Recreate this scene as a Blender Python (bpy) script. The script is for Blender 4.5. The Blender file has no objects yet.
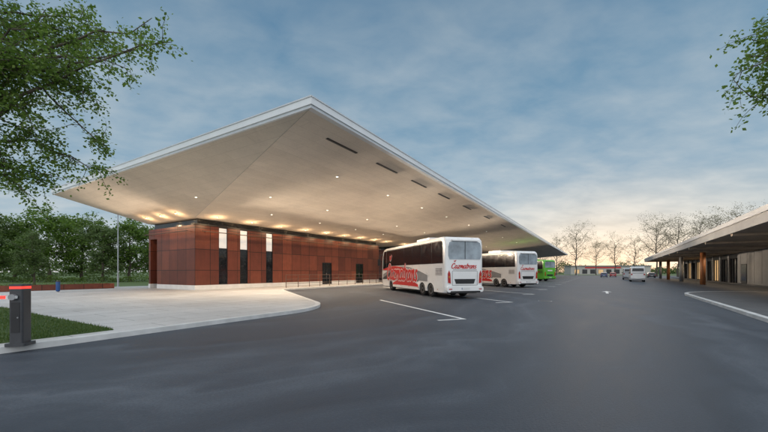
import bpy, bmesh, math, random
from mathutils import Vector, Matrix
R = math.radians
sc = bpy.context.scene
COL = sc.collection
sc.view_settings.view_transform = 'Standard'
sc.view_settings.look = 'None'
sc.view_settings.exposure = 0
sc.view_settings.gamma = 1

# ------------------------------------------------------------------ frames
AZ = R(31.6)                       # azimuth of the terminal's long axis, clockwise from +Y
ROT = math.pi/2 - AZ
D1 = Vector((math.sin(AZ), math.cos(AZ), 0))
D2 = Vector((-math.cos(AZ), math.sin(AZ), 0))
def W(u, v, z=0): return D1*u + D2*v + Vector((0, 0, z))
F = 346.0
def at(px, Y, z=0): return Vector(((px-384)/F*Y, Y, z))

# ------------------------------------------------------------------ node helpers
def new_mat(name):
    m = bpy.data.materials.new(name); m.use_nodes = True
    nt = m.node_tree
    return m, nt, nt.nodes['Principled BSDF']
def nd(nt, t, **kw):
    n = nt.nodes.new(t)
    for k, v in kw.items(): setattr(n, k, v)
    return n
def lk(nt, a, b): nt.links.new(a, b)
def ramp(nt, fac, stops):
    r = nt.nodes.new('ShaderNodeValToRGB')
    e = r.color_ramp.elements
    e[0].position, e[0].color = stops[0][0], (*stops[0][1], 1)
    e[1].position, e[1].color = stops[-1][0], (*stops[-1][1], 1)
    for p, c in stops[1:-1]:
        x = e.new(p); x.color = (*c, 1)
    lk(nt, fac, r.inputs['Fac'])
    return r.outputs['Color']
def noise_tex(nt, vec, scale, detail=4, rough=.55, dist=0):
    n = nt.nodes.new('ShaderNodeTexNoise')
    n.inputs['Scale'].default_value = scale; n.inputs['Detail'].default_value = detail
    n.inputs['Roughness'].default_value = rough; n.inputs['Distortion'].default_value = dist
    if vec is not None: lk(nt, vec, n.inputs['Vector'])
    return n.outputs['Fac']
def math_n(nt, op, a, b=None, clamp=False):
    n = nt.nodes.new('ShaderNodeMath'); n.operation = op; n.use_clamp = clamp
    for i, x in enumerate((a, b)):
        if x is None: continue
        if isinstance(x, (int, float)): n.inputs[i].default_value = x
        else: lk(nt, x, n.inputs[i])
    return n.outputs[0]
def mixc(nt, fac, a, b, mode='MIX'):
    n = nt.nodes.new('ShaderNodeMixRGB'); n.blend_type = mode
    for s, x in (('Fac', fac), ('Color1', a), ('Color2', b)):
        if isinstance(x, (int, float)): n.inputs[s].default_value = x
        elif isinstance(x, tuple): n.inputs[s].default_value = (*x, 1)
        else: lk(nt, x, n.inputs[s])
    return n.outputs['Color']
def bump(nt, bs, h, strength, dist=.02):
    b = nt.nodes.new('ShaderNodeBump'); b.inputs['Strength'].default_value = strength
    b.inputs['Distance'].default_value = dist
    lk(nt, h, b.inputs['Height']); lk(nt, b.outputs['Normal'], bs.inputs['Normal'])
def objco(nt): return nt.nodes.new('ShaderNodeTexCoord').outputs['Object']

def plain(name, col, rough=.5, metal=0, var=.15, scale=2.5, emit=None, es=0, coat=0):
    m, nt, bs = new_mat(name)
    co = objco(nt)
    n = noise_tex(nt, co, scale, 3, .6)
    lo = tuple(c*(1-var) for c in col); hi = tuple(min(1, c*(1+var)) for c in col)
    c = ramp(nt, n, [(.3, lo), (.7, hi)])
    lk(nt, c, bs.inputs['Base Color'])
    r = math_n(nt, 'MULTIPLY_ADD', n, .2); r.node.inputs[2].default_value = rough-.1
    lk(nt, r, bs.inputs['Roughness'])
    bs.inputs['Metallic'].default_value = metal
    if coat: bs.inputs['Coat Weight'].default_value = coat; bs.inputs['Coat Roughness'].default_value = .08
    if emit:
        bs.inputs['Emission Color'].default_value = (*emit, 1); bs.inputs['Emission Strength'].default_value = es
    return m

# asphalt: grainy, with curved wheel tracks that bend round the plaza nose
def m_asphalt():
    m, nt, bs = new_mat('asphalt')
    co = objco(nt)
    big = noise_tex(nt, co, .10, 4, .62, .8)
    mid = noise_tex(nt, co, .8, 4, .65)
    fine = noise_tex(nt, co, 28, 4, .8)
    sub = nd(nt, 'ShaderNodeVectorMath', operation='SUBTRACT'); lk(nt, co, sub.inputs[0]); sub.inputs[1].default_value = (13, 20, 0)
    ln = nd(nt, 'ShaderNodeVectorMath', operation='LENGTH'); lk(nt, sub.outputs[0], ln.inputs[0])
    rr_ = math_n(nt, 'ADD', ln.outputs['Value'], math_n(nt, 'MULTIPLY', big, 5.0))
    cb = nd(nt, 'ShaderNodeCombineXYZ'); lk(nt, rr_, cb.inputs[0]); lk(nt, math_n(nt,'MULTIPLY',big,.6), cb.inputs[1])
    ring = noise_tex(nt, cb.outputs[0], .9, 4, .65)
    mp = nd(nt, 'ShaderNodeMapping'); lk(nt, co, mp.inputs['Vector']); mp.inputs['Scale'].default_value = (.04, .8, 1)
    streak = noise_tex(nt, mp.outputs['Vector'], 1.0, 3, .6, .2)
    s = math_n(nt, 'ADD', math_n(nt, 'MULTIPLY', big, .14), math_n(nt, 'MULTIPLY', mid, .12))
    s = math_n(nt, 'ADD', s, math_n(nt, 'MULTIPLY', fine, .26))
    s = math_n(nt, 'ADD', s, math_n(nt, 'MULTIPLY', streak, .12))
    s = math_n(nt, 'ADD', s, math_n(nt, 'MULTIPLY', ring, .36))
    c = ramp(nt, s, [(.40, (.025, .032, .044)), (.5, (.049, .059, .075)), (.6, (.102, .116, .137))])
    lk(nt, c, bs.inputs['Base Color'])
    rr = ramp(nt, s, [(.42, (.56,)*3), (.6, (.74,)*3)]); lk(nt, rr, bs.inputs['Roughness'])
    bs.inputs['Specular IOR Level'].default_value = .42
    bump(nt, bs, fine, .5, .012)
    return m
def m_paving(name, c1, c2, joint, w, h, mort=.012, off=.5):
    m, nt, bs = new_mat(name)
    co = objco(nt)
    b = nd(nt, 'ShaderNodeTexBrick', offset=off)
    lk(nt, co, b.inputs['Vector'])
    b.inputs['Color1'].default_value = (*c1, 1); b.inputs['Color2'].default_value = (*c2, 1); b.inputs['Mortar'].default_value = (*joint, 1)
    b.inputs['Scale'].default_value = 1; b.inputs['Brick Width'].default_value = w; b.inputs['Row Height'].default_value = h
    b.inputs['Mortar Size'].default_value = mort; b.inputs['Mortar Smooth'].default_value = .1
    st = noise_tex(nt, co, .35, 5, .65, .4)
    c = mixc(nt, 1, b.outputs['Color'], ramp(nt, st, [(.3, (.80, .79, .775)), (.65, (1.05, 1.05, 1.05))]), 'MULTIPLY')
    fn = noise_tex(nt, co, 30, 2, .7)
    c = mixc(nt, 1, c, ramp(nt, fn, [(.3, (.88,)*3), (.7, (1.06,)*3)]), 'MULTIPLY')
    lk(nt, c, bs.inputs['Base Color']); bs.inputs['Roughness'].default_value = .62
    return m
def m_corten():
    m, nt, bs = new_mat('rusted_steel_panels')
    co = objco(nt)
    sp = nd(nt, 'ShaderNodeSeparateXYZ'); lk(nt, co, sp.inputs[0])
    cb = nd(nt, 'ShaderNodeCombineXYZ'); lk(nt, math_n(nt, 'ADD', sp.outputs[0], sp.outputs[1]), cb.inputs[0]); lk(nt, sp.outputs[2], cb.inputs[1])
    b = nd(nt, 'ShaderNodeTexBrick', offset=0.0); lk(nt, cb.outputs[0], b.inputs['Vector'])
    b.inputs['Color1'].default_value = (.120, .031, .019, 1); b.inputs['Color2'].default_value = (.250, .070, .037, 1); b.inputs['Mortar'].default_value = (.014, .006, .005, 1)
    b.inputs['Scale'].default_value = 1; b.inputs['Brick Width'].default_value = 1.32; b.inputs['Row Height'].default_value = 1.75
    b.inputs['Mortar Size'].default_value = .024; b.inputs['Mortar Smooth'].default_value = .05
    n = noise_tex(nt, co, 1.4, 5, .65, .3)
    c = mixc(nt, 1, b.outputs['Color'], ramp(nt, n, [(.3, (.84, .82, .80)), (.7, (1.12, 1.1, 1.08))]), 'MULTIPLY')
    mp = nd(nt, 'ShaderNodeMapping'); lk(nt, cb.outputs[0], mp.inputs['Vector']); mp.inputs['Scale'].default_value = (9, .5, 1)
    st = noise_tex(nt, mp.outputs['Vector'], 1, 3)
    c = mixc(nt, 1, c, ramp(nt, st, [(.3, (.88,)*3), (.7, (1.08,)*3)]), 'MULTIPLY')
    lk(nt, c, bs.inputs['Base Color']); bs.inputs['Roughness'].default_value = .4
    return m
def m_leaf(name, c1, c2, c3, tl=.5):
    m, nt, bs = new_mat(name)
    g = nd(nt, 'ShaderNodeNewGeometry')
    c = ramp(nt, g.outputs['Random Per Island'], [(0, c1), (.55, c2), (1, c3)])
    lk(nt, c, bs.inputs['Base Color']); bs.inputs['Roughness'].default_value = .5
    tr = nd(nt, 'ShaderNodeBsdfTranslucent'); lk(nt, c, tr.inputs['Color'])
    mx = nd(nt, 'ShaderNodeMixShader'); mx.inputs[0].default_value = tl
    out = nt.nodes['Material Output']
    lk(nt, bs.outputs[0], mx.inputs[1]); lk(nt, tr.outputs[0], mx.inputs[2]); lk(nt, mx.outputs[0], out.inputs['Surface'])
    return m
def m_soffit(name, rot, k=1):
    m, nt, bs = new_mat(name)
    co = objco(nt)
    mp = nd(nt, 'ShaderNodeMapping'); lk(nt, co, mp.inputs['Vector']); mp.inputs['Rotation'].default_value = (0,0,rot)
    b = nd(nt, 'ShaderNodeTexBrick', offset=.37); lk(nt, mp.outputs[0], b.inputs['Vector'])
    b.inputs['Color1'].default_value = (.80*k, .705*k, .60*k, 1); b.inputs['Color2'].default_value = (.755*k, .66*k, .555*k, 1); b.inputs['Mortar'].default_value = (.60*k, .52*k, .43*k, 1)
    b.inputs['Scale'].default_value = 1; b.inputs['Brick Width'].default_value = 4.0; b.inputs['Row Height'].default_value = .6
    b.inputs['Mortar Size'].default_value = .008; b.inputs['Mortar Smooth'].default_value = .3
    n = noise_tex(nt, co, .45, 5, .68, .4)
    c = mixc(nt, 1, b.outputs['Color'], ramp(nt, n, [(.3, (.86,)*3), (.7, (1.04,)*3)]), 'MULTIPLY')
    n2 = noise_tex(nt, co, 9, 3, .7)
    c = mixc(nt, 1, c, ramp(nt, n2, [(.3, (.95,)*3), (.7, (1.03,)*3)]), 'MULTIPLY')
    lk(nt, c, bs.inputs['Base Color']); bs.inputs['Roughness'].default_value = .8
    return m
def m_grass(name, a, b_):
    m, nt, bs = new_mat(name)
    co = objco(nt)
    n1 = noise_tex(nt, co, .25, 4, .6); n2 = noise_tex(nt, co, 9, 3, .7)
    s = math_n(nt, 'ADD', math_n(nt, 'MULTIPLY', n1, .5), math_n(nt, 'MULTIPLY', n2, .5))
    lk(nt, ramp(nt, s, [(.35, a), (.65, b_)]), bs.inputs['Base Color']); bs.inputs['Roughness'].default_value = .9
    return m

MT = dict(
 asphalt=m_asphalt(),
 plaza=m_paving('plaza_slabs', (.60, .598, .588), (.555, .552, .545), (.30, .30, .297), 2.0, 1.0, .018),
 walk=m_paving('pavement_blocks', (.12, .122, .127), (.10, .102, .107), (.06, .06, .062), .6, .4, .008),
 kerb=plain('kerb_concrete', (.60, .60, .59), .7, var=.16, scale=1.5),
 corten=m_corten(), soffit=m_soffit('soffit_boards', 0), soffit_shaded=m_soffit('soffit_boards_shaded', R(90), .88),  # end slopes: same boards in a darker colour, their shade painted in
 crease=plain('crease_shade', (.42, .37, .31), .8),
 lawn=m_grass('lawn_turf', (.035, .068, .015), (.08, .135, .032)),
 field=m_grass('field_grass', (.06, .10, .025), (.105, .155, .044)),
 blade=m_leaf('grass_blades', (.05, .10, .018), (.09, .155, .032), (.13, .185, .05)),
 leafA=m_leaf('leaf_near', (.085, .16, .022), (.135, .235, .036), (.21, .31, .065), .55),
 leafB=m_leaf('leaf_green', (.085, .15, .03), (.145, .23, .048), (.21, .30, .075), .55),
 leafD=m_leaf('leaf_far', (.08, .135, .04), (.13, .195, .06), (.18, .24, .085), .5),
 leafC=m_leaf('leaf_sparse', (.16, .15, .075), (.21, .20, .10), (.26, .245, .13), .6),
 bark=plain('bark', (.095, .077, .058), .9, var=.4, scale=6),
 white=plain('white_coach_paint', (.82, .82, .81), .3, var=.04, scale=1.2, coat=.6),
 green=plain('green_coach_paint', (.12, .50, .05), .32, var=.08, coat=.5),
 red=plain('red_lettering', (.55, .022, .022), .4, var=.1),
 dgrey=plain('dark_lettering', (.04, .04, .045), .5, var=.1),
 mgrey=plain('grey_graphic', (.24, .245, .255), .45, var=.1),
 glass=plain('dark_glass', (.012, .014, .017), .12, var=.3),
 glassr=plain('rear_glass_reflection', (.27, .32, .36), .16, var=.45, scale=.9),  # pale base colour paints a reflection into the rear glass
 blackp=plain('black_plastic', (.018, .018, .02), .5, var=.25),
 rubber=plain('tyre_rubber', (.016, .016, .017), .85, var=.3, scale=8),
 rim=plain('wheel_rim', (.45, .46, .47), .35, metal=.7, var=.15),
 tail=plain('tail_light_red', (.35, .012, .01), .2, var=.1, emit=(1, .03, .02), es=.04),
 amber=plain('amber_lens', (.5, .16, .02), .25, var=.1),
 plate=plain('plate_white', (.7, .7, .68), .4, var=.04),
 blue=plain('blue_paint', (.02, .08, .25), .4, var=.1),
 fascia=plain('fascia_white', (.82, .84, .85), .45, var=.04, scale=.8),
 coping=plain('coping_metal', (.66, .68, .70), .4, metal=.1, var=.08),
 roofing=plain('roof_membrane', (.22, .22, .22), .8),
 plinth=plain('plinth_concrete', (.76, .75, .73), .65, var=.07, scale=2),
 frame=plain('dark_frame', (.03, .03, .032), .45, metal=.3, var=.2),
 frost=plain('lit_frosted_pane', (.7, .7, .68), .4, var=.06, emit=(1, .96, .88), es=.42),
 warm=plain('lit_warm_pane', (.3, .22, .12), .3, var=.6, scale=.8, emit=(1, .62, .28), es=.5),
 lamp=plain('lamp_lens', (.8, .7, .5), .4, var=.02, emit=(1, .74, .42), es=9),
 lampw=plain('lamp_lens_white', (.8, .75, .65), .4, var=.02, emit=(1, .86, .64), es=5),
 steel=plain('galvanised_steel', (.32, .33, .34), .45, metal=.6, var=.2),
 railm=plain('rail_brown', (.13, .085, .065), .5, metal=.2, var=.2),
 grey=plain('grey_cladding', (.25, .255, .262), .6, var=.12, scale=1.2),
 pale=plain('pale_render', (.45, .43, .40), .8, var=.12),
 wood=plain('canopy_soffit', (.39, .325, .26), .6, var=.18, scale=1.5),
 orange=plain('rust_column_paint', (.33, .13, .05), .5, var=.15),
 fasr=plain('concrete_fascia', (.31, .305, .30), .6, var=.16, scale=.7),
 copr=plain('concrete_coping', (.46, .465, .47), .6, var=.12, scale=.7),
 cab=plain('anthracite_paint', (.045, .047, .052), .45, var=.2, coat=.2),
 ledr=plain('red_led', (.6, .02, .02), .4, var=.02, emit=(1, .06, .04), es=1.2),
 mark=plain('road_paint', (.74, .74, .72), .65, var=.2, scale=7),
 cargrey=plain('silver_car_paint', (.42, .44, .46), .3, metal=.3, var=.05, coat=.5),
 carblue=plain('blue_car_paint', (.03, .07, .17), .3, var=.05, coat=.5),
 cardark=plain('dark_car_paint', (.03, .03, .035), .3, var=.05, coat=.5),
 carred=plain('red_car_paint', (.36, .02, .02), .3, var=.05, coat=.5),
)

# ------------------------------------------------------------------ mesh helpers
class MB:
    def __init__(s): s.v = []; s.f = []
    def add(s, vs, fs):
        o = len(s.v); s.v += [tuple(v) for v in vs]; s.f += [tuple(i+o for i in f) for f in fs]; return s
    def box(s, x0, x1, y0, y1, z0, z1):
        return s.add([(x0,y0,z0),(x1,y0,z0),(x1,y1,z0),(x0,y1,z0),(x0,y0,z1),(x1,y0,z1),(x1,y1,z1),(x0,y1,z1)],
                     [(3,2,1,0),(4,5,6,7),(0,1,5,4),(1,2,6,5),(2,3,7,6),(3,0,4,7)])
    def prism(s, poly, z0, z1, bottom=True):       # poly counter-clockwise in xy
        n = len(poly)
        vs = [(x,y,z0) for x,y in poly]+[(x,y,z1) for x,y in poly]
        fs = [tuple(range(n,2*n))]+[(i,(i+1)%n,(i+1)%n+n,i+n) for i in range(n)]
        if bottom: fs.append(tuple(range(n-1,-1,-1)))
        return s.add(vs, fs)
    def xprism(s, poly, x0, x1):                   # poly in (y,z), extruded along x
        n = len(poly)
        vs = [(x0,y,z) for y,z in poly]+[(x1,y,z) for y,z in poly]
        fs = [tuple(range(n-1,-1,-1)), tuple(range(n,2*n))]+[(i,(i+1)%n,(i+1)%n+n,i+n) for i in range(n)]
        return s.add(vs, fs)
    def yprism(s, poly, y0, y1):                   # poly in (x,z)
        n = len(poly)
        vs = [(x,y0,z) for x,z in poly]+[(x,y1,z) for x,z in poly]
        fs = [tuple(range(n)), tuple(range(2*n-1,n-1,-1))]+[((i+1)%n,i,i+n,(i+1)%n+n) for i in range(n)]
        return s.add(vs, fs)
    def tube(s, pts, rad, n=6, cap=True):
        pts = [Vector(p) for p in pts]; rings = []
        up = None
        for i, p in enumerate(pts):
            t = (pts[min(i+1,len(pts)-1)]-pts[max(i-1,0)]).normalized()
            if up is None: up = Vector((0,0,1)) if abs(t.z) < .9 else Vector((1,0,0))
            a = t.cross(up)
            if a.length < 1e-4: a = t.orthogonal()
            a.normalize(); b = a.cross(t); up = b
            r = rad[i] if isinstance(rad,(list,tuple)) else rad
            rings.append([p+(a*math.cos(2*math.pi*k/n)+b*math.sin(2*math.pi*k/n))*r for k in range(n)])
        vs = [v for r in rings for v in r]; fs = []
        for i in range(len(rings)-1):
            for k in range(n):
                fs.append((i*n+k, i*n+(k+1)%n, (i+1)*n+(k+1)%n, (i+1)*n+k))
        if cap: fs += [tuple(range(n-1,-1,-1)), tuple((len(rings)-1)*n+k for k in range(n))]
        return s.add(vs, fs)
    def lathe(s, prof, c=(0,0,0), axis='z', n=20): # prof of (r, h)
        vs = []; fs = []
        for r, h in prof:
            for k in range(n):
                a = 2*math.pi*k/n; x, y = r*math.cos(a), r*math.sin(a)
                p = (x,y,h) if axis == 'z' else ((h,x,y) if axis == 'x' else (x,h,y))
                vs.append((p[0]+c[0],p[1]+c[1],p[2]+c[2]))
        for i in range(len(prof)-1):
            for k in range(n): fs.append((i*n+k, i*n+(k+1)%n, (i+1)*n+(k+1)%n, (i+1)*n+k))
        fs += [tuple(range(n)), tuple((len(prof)-1)*n+k for k in range(n))]
        return s.add(vs, fs)
    def build(s, name, mat, parent=None, smooth=False, fix=True):
        me = bpy.data.meshes.new(name); me.from_pydata(s.v, [], s.f)
        if fix:
            bm = bmesh.new(); bm.from_mesh(me); bmesh.ops.recalc_face_normals(bm, faces=bm.faces); bm.to_mesh(me); bm.free()
        me.materials.append(MT[mat] if isinstance(mat, str) else mat)
        if smooth:
            for p in me.polygons: p.use_smooth = True
        return link(name, me, parent)
def link(name, me, parent=None):
    o = bpy.data.objects.new(name, me); COL.objects.link(o)
    if parent: o.parent = parent
    return o
def tag(o, label=None, cat=None, group=None, kind=None):
    if label: o['label'] = label
    if cat: o['category'] = cat
    if group: o['group'] = group
    if kind: o['kind'] = kind
    return o
def empty(name, loc, rz=0, label=None, cat=None, group=None):
    o = bpy.data.objects.new(name, None); COL.objects.link(o)
    o.location = loc; o.rotation_euler = (0,0,rz); o.empty_display_size = .2
    return tag(o, label, cat, group)
# hand-drawn brush script for the coach livery: strokes of each letter, x-height 1
SCRIPT = {
 'C':(1.25,[[(1.08,1.2),(1.0,1.5),(.68,1.68),(.28,1.38),(.06,.8),(.2,.2),(.62,-.02),(1.02,.18),(1.16,.36)],[(.40,2.72),(.68,2.3),(1.08,2.78)]]),
 'a':(1.06,[[(.76,.74),(.55,1.0),(.22,.86),(.07,.42),(.24,.03),(.55,.14),(.76,.6)],[(.82,1.02),(.76,.34),(.88,.03),(1.1,.2)]]),
 'z':(.95,[[(.02,.95),(.3,1.0),(.74,.97),(.42,.5),(.06,.06),(.35,.02),(.75,.04),(.96,.14)]]),
 'm':(1.25,[[(.0,.75),(.12,1.0),(.16,.0)],[(.16,.45),(.38,.98),(.54,.88),(.56,.0)],[(.56,.45),(.78,.98),(.96,.88),(.97,.15),(1.08,.02),(1.3,.2)]]),
 't':(.62,[[(.34,1.75),(.2,.35),(.34,.02),(.66,.22)],[(-.02,1.08),(.66,1.2)]]),
 'r':(.68,[[(.0,.8),(.12,1.0),(.16,.0)],[(.15,.5),(.36,.95),(.66,.92)]]),
 'n':(.92,[[(.0,.75),(.12,1.0),(.16,.0)],[(.16,.45),(.42,.98),(.62,.88),(.64,.15),(.76,.02),(.95,.2)]]),
 's':(.75,[[(.62,.85),(.38,1.0),(.16,.78),(.38,.52),(.58,.26),(.38,.0),(.05,.12)]]),
}
def smooth_line(p, k=5):
    p = [Vector((x,y,0)) for x,y in p]; q = [p[0]*2-p[1]]+p+[p[-1]*2-p[-2]]; out = []
    for i in range(1,len(q)-2):
        for j in range(k):
            t = j/k; a,b,c,d = q[i-1],q[i],q[i+1],q[i+2]
            out.append(.5*((2*b)+(c-a)*t+(2*a-5*b+4*c-d)*t*t+(3*b-a-3*c+d)*t**3))
    return out+[p[-1]]
def script_part(name, word, unit, mat, parent, origin, xd, yd, w, depth=.004):
    m = MB(); x = 0; xd, yd = Vector(xd), Vector(yd); zd = xd.cross(yd); og = Vector(origin)
    for ch in word:
        adv, strokes = SCRIPT[ch]
        for st in strokes:
            pts = smooth_line(st); n = len(pts)
            P = [Vector((x+p.x+.28*p.y, p.y, 0)) for p in pts]
            m.tube(P, [w*(.75+.5*math.sin(math.pi*(i+.5)/n)) for i in range(n)], 6)
        x += adv
    vs = []
    for v in m.v: vs.append(og+xd*(v[0]*unit)+yd*(v[1]*unit)+zd*(v[2]/w*depth))
    m.v = [tuple(v) for v in vs]
    return m.build(name, mat, parent, False)

# ------------------------------------------------------------------ setting: ground, road, plaza
MB().add([(-2500,-2500,-.03),(2500,-2500,-.03),(2500,2500,-.03),(-2500,2500,-.03)], [(0,1,2,3)]).build('ground', 'field').__setitem__('kind','structure')
def uvobj(mb, name, mat, z=0, rot=ROT, **k):
    o = mb.build(name, mat, **k); o.rotation_euler = (0,0,rot); o['kind'] = 'structure'; return o
uvobj(MB().add([(-90,-90,0),(190,-90,0),(190,24,0),(-90,24,0)], [(0,1,2,3)]), 'road', 'asphalt')

def arc(cx, cy, r, a0, a1, n): return [(cx+r*math.cos(R(a0+(a1-a0)*i/n)), cy+r*math.sin(R(a0+(a1-a0)*i/n))) for i in range(n+1)]
# plaza outline (counter-clockwise): straight kerb, round nose, diagonal end parallel to the bays, platform edge
nose = arc(9.3, 14.3, 4.4, -90, -32, 12)
diag_end = (20.2, 22.3)
edge = [(-45, 9.9)] + nose + [diag_end] + [(20.9, 22.95), (22.0, 23.3)] + [(148, 23.3)]
def inset(line, d):
    out = []
    for i, p in enumerate(line):
        a = Vector(line[max(i-1,0)]); b = Vector(line[min(i+1,len(line)-1)])
        t = (b-a).normalized(); out.append((p[0]-t.y*d, p[1]+t.x*d))
    return out
ins = inset(edge, .22)
uvobj(MB().prism(ins+[(148,41),(-45,41)], 0.002, .12, False), 'plaza', 'plaza')
def strip(mb, outer, inner, z0, z1):
    n = len(outer)
    vs = [(x,y,z0) for x,y in outer]+[(x,y,z1) for x,y in outer]+[(x,y,z1) for x,y in inner]
    fs = []
    for i in range(n-1):
        fs += [(i,i+1,n+i+1,n+i),(n+i,n+i+1,2*n+i+1,2*n+i)]
    return mb.add(vs, fs)
uvobj(strip(MB(), edge, ins, 0.002, .128), 'kerb', 'kerb')
# front lawn with its grass
uvobj(MB().prism([(-45,10.5),(3.9,10.5),(3.9,30),(-45,30)], .121, .145, False), 'lawn', 'lawn')
rng = random.Random(3)
g = MB()
for _ in range(26000):
    u = 3.9-abs(rng.gauss(0, 3.2)) if rng.random() < .9 else rng.uniform(-8, 3.9)
    v = 10.5+rng.random()**1.4*15
    if u < -9: continue
    h = rng.uniform(.03,.09); a = rng.uniform(0,6.28); w = .008; lx, ly = rng.uniform(-.03,.03), rng.uniform(-.03,.03)
    ca, sa = math.cos(a)*w, math.sin(a)*w
    g.add([(u-ca,v-sa,.143),(u+ca,v+sa,.143),(u+lx,v+ly,.143+h)], [(0,1,2)])
o = g.build('grass', 'blade', fix=False); o.rotation_euler = (0,0,ROT)
tag(o, 'short grass blades on the lawn beside the barrier post', 'grass', kind='stuff')

# bay lines, diagonal
bd = Vector((.62,.785)); bn = Vector((-.785,.62))
m = MB()
def line2(m, a, b, w, z=.004):
    a, b = Vector(a), Vector(b); t = (b-a).normalized(); n = Vector((-t.y,t.x))*w/2
    m.add([(*(a+n),z),(*(a-n),z),(*(b-n),z),(*(b+n),z)], [(0,1,2,3)])
for k in range(14):
    a = Vector((11.4+7.7*k, 3.8)); line2(m, a, a+bd*(8.6 if k == 0 else 20), .14)
    line2(m, a+bd*.07+bn*.071, a+bd*.07+bn*1.0, .14, .005)
uvobj(m, 'bay_marking', 'mark')
# arrow on the road
m = MB()
c = at(607, 27); uc, vc = c.dot(D1), c.dot(D2)
m.add([(uc-1.5,vc-.09,.004),(uc+.8,vc-.09,.004),(uc+.8,vc+.09,.004),(uc-1.5,vc+.09,.004),(uc+.8,vc-.35,.005),(uc+2.2,vc,.005),(uc+.8,vc+.35,.005)], [(0,1,2,3),(4,5,6)])
uvobj(m, 'arrow_marking', 'mark')

# ------------------------------------------------------------------ the terminal (local axes = u, v with origin at the near corner)
U0, V0 = 16.0, 28.0
T = empty('bus_terminal', W(U0, V0, 0), ROT, 'long low bus terminal of rust red steel panels under a huge pale cantilevered roof', 'bus terminal')
ru0, ru1, rv0, rv1 = 9.65-U0, 145-U0, 9.15-V0, 37.3-V0     # roof rectangle, local
bu0, bu1, bv0, bv1 = 0, 122, 0, 7.6                          # flat inner rectangle
HT, HB, HI = 8.2, 7.84, 6.05
roof = MB().add([(ru0+.06,rv0+.06,HT-.03),(ru1-.06,rv0+.06,HT-.03),(ru1-.06,rv1-.06,HT-.03),(ru0+.06,rv1-.06,HT-.03)], [(0,1,2,3)]).build('roof', 'roofing', T)
def ring(mb, o, i, z0, z1):
    def r4(d): return [(ru0-d,rv0-d),(ru1+d,rv0-d),(ru1+d,rv1+d),(ru0-d,rv1+d)]
    O, I = r4(o), r4(i)
    vs = [(x,y,z) for z in (z0,z1) for x,y in O]+[(x,y,z) for z in (z0,z1) for x,y in I]
    fs = []
    for k in range(4):
        l = (k+1)%4
        fs += [(k,l,l+4,k+4),(k+8,k+12,l+12,l+8),(k+4,l+4,l+12,k+12),(k,k+8,l+8,l)]
    return mb.add(vs, fs)
ring(MB(), 0, -.3, HB+.1, HT).build('fascia', 'fascia', roof)
ring(MB(), -.05, -.3, HB-.02, HB+.1).build('drip_edge', 'coping', roof)
ring(MB(), .03, -.34, HT, HT+.05).build('coping', 'coping', roof)
O = [(ru0+.08,rv0+.08),(ru1-.08,rv0+.08),(ru1-.08,rv1-.08),(ru0+.08,rv1-.08)]
I = [(bu0,bv0),(bu1,bv0),(bu1,bv1),(bu0,bv1)]
vs = [(x,y,HB) for x,y in O]+[(x,y,HI) for x,y in I]
MB().add(vs, [(0,1,5,4),(2,3,7,6),(4,5,6,7)]).build('soffit', 'soffit', roof)
for f in ((1,2,6,5),(3,0,4,7)): MB().add([vs[i] for i in f], [(0,1,2,3)]).build('soffit', 'soffit_shaded', roof)
for a, b in ((0,4),(1,5),(2,6),(3,7)): MB().tube([vs[a], vs[b]], .014, 4).build('soffit_crease_shade', 'crease', roof)  # thin darker strips painting a shade line along the soffit folds
def soffit_z(u, v):            # local
    d = 0
    if v < bv0: d = max(d, (bv0-v)/(bv0-rv0))
    if u < bu0: d = max(d, (bu0-u)/(bu0-ru0))
    if v > bv1: d = max(d, (v-bv1)/(rv1-bv1))
    return HI+(HB-HI)*d
# dark drainage slots parallel to the front edge
for uu in (-3.9, 0.3, 4.6, 9.2, 15, 22, 30):
    v0 = rv0+1.3
    mb = MB(); z = soffit_z(uu+2, v0)
    mb.box(uu, uu+2.3, v0, v0+.13, z-.03, z+.1)
    mb.build('soffit_slot', 'blackp', roof)

# walls
wins = [(18.1,18.95),(20.2,21.05),(23.15,24.0)]
doors = [(31.4,33.2),(38.2,40.0)]
WT, WB = 5.5, .5
def wall_run(m, u0, u1, v, thick, wins, doors):
    xs = sorted([(a,b,'w') for a,b in wins]+[(a,b,'d') for a,b in doors]); x = u0
    for a, b, k in xs:
        m.box(x-U0, a-U0, v, v+thick, WB, WT)
        if k == 'd': m.box(a-U0, b-U0, v, v+thick, 2.75, WT)
        x = b
    m.box(x-U0, u1-U0, v, v+thick, WB, WT)
m = MB(); wall_run(m, 16, 44, 0, .3, wins, doors)
m.box(0, .3, .3, 6.1, WB, WT)                 # short end wall with a dark recess beyond
m.box(0, .3, 7.3, 7.6, WB, WT); m.box(0, .3, 6.1, 7.3, 4.6, WT)
m.box(.3, 28, 7.3, 7.6, WB, WT); m.box(27.7, 28, .3, 7.3, WB, WT)
m.build('wall', 'corten', T)
m = MB(); x = 16
for a, b in doors+[(44,44)]:
    m.box(x-U0-(.03 if x == 16 else 0), a-U0, -.03, .28, .12, WB); x = b
m.box(-.03, .28, .28, 6.1, .12, WB); m.box(-.03,.28,7.3,7.63,.12,WB); m.box(.28, 28.03, 7.33, 7.63, .12, WB)
m.build('plinth', 'plinth', T)
MB().box(.8, 27.6, .35, 7.2, .12, WT-.02).build('interior_core', 'blackp', T)
MB().box(.35, 27.65, .28, 7.28, WT, HI-.005).build('clerestory', 'glass', T)
MB().box(-.08, 28.05, -.1, .28, WT, WT+.1).build('wall_coping', 'frame', T)
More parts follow.
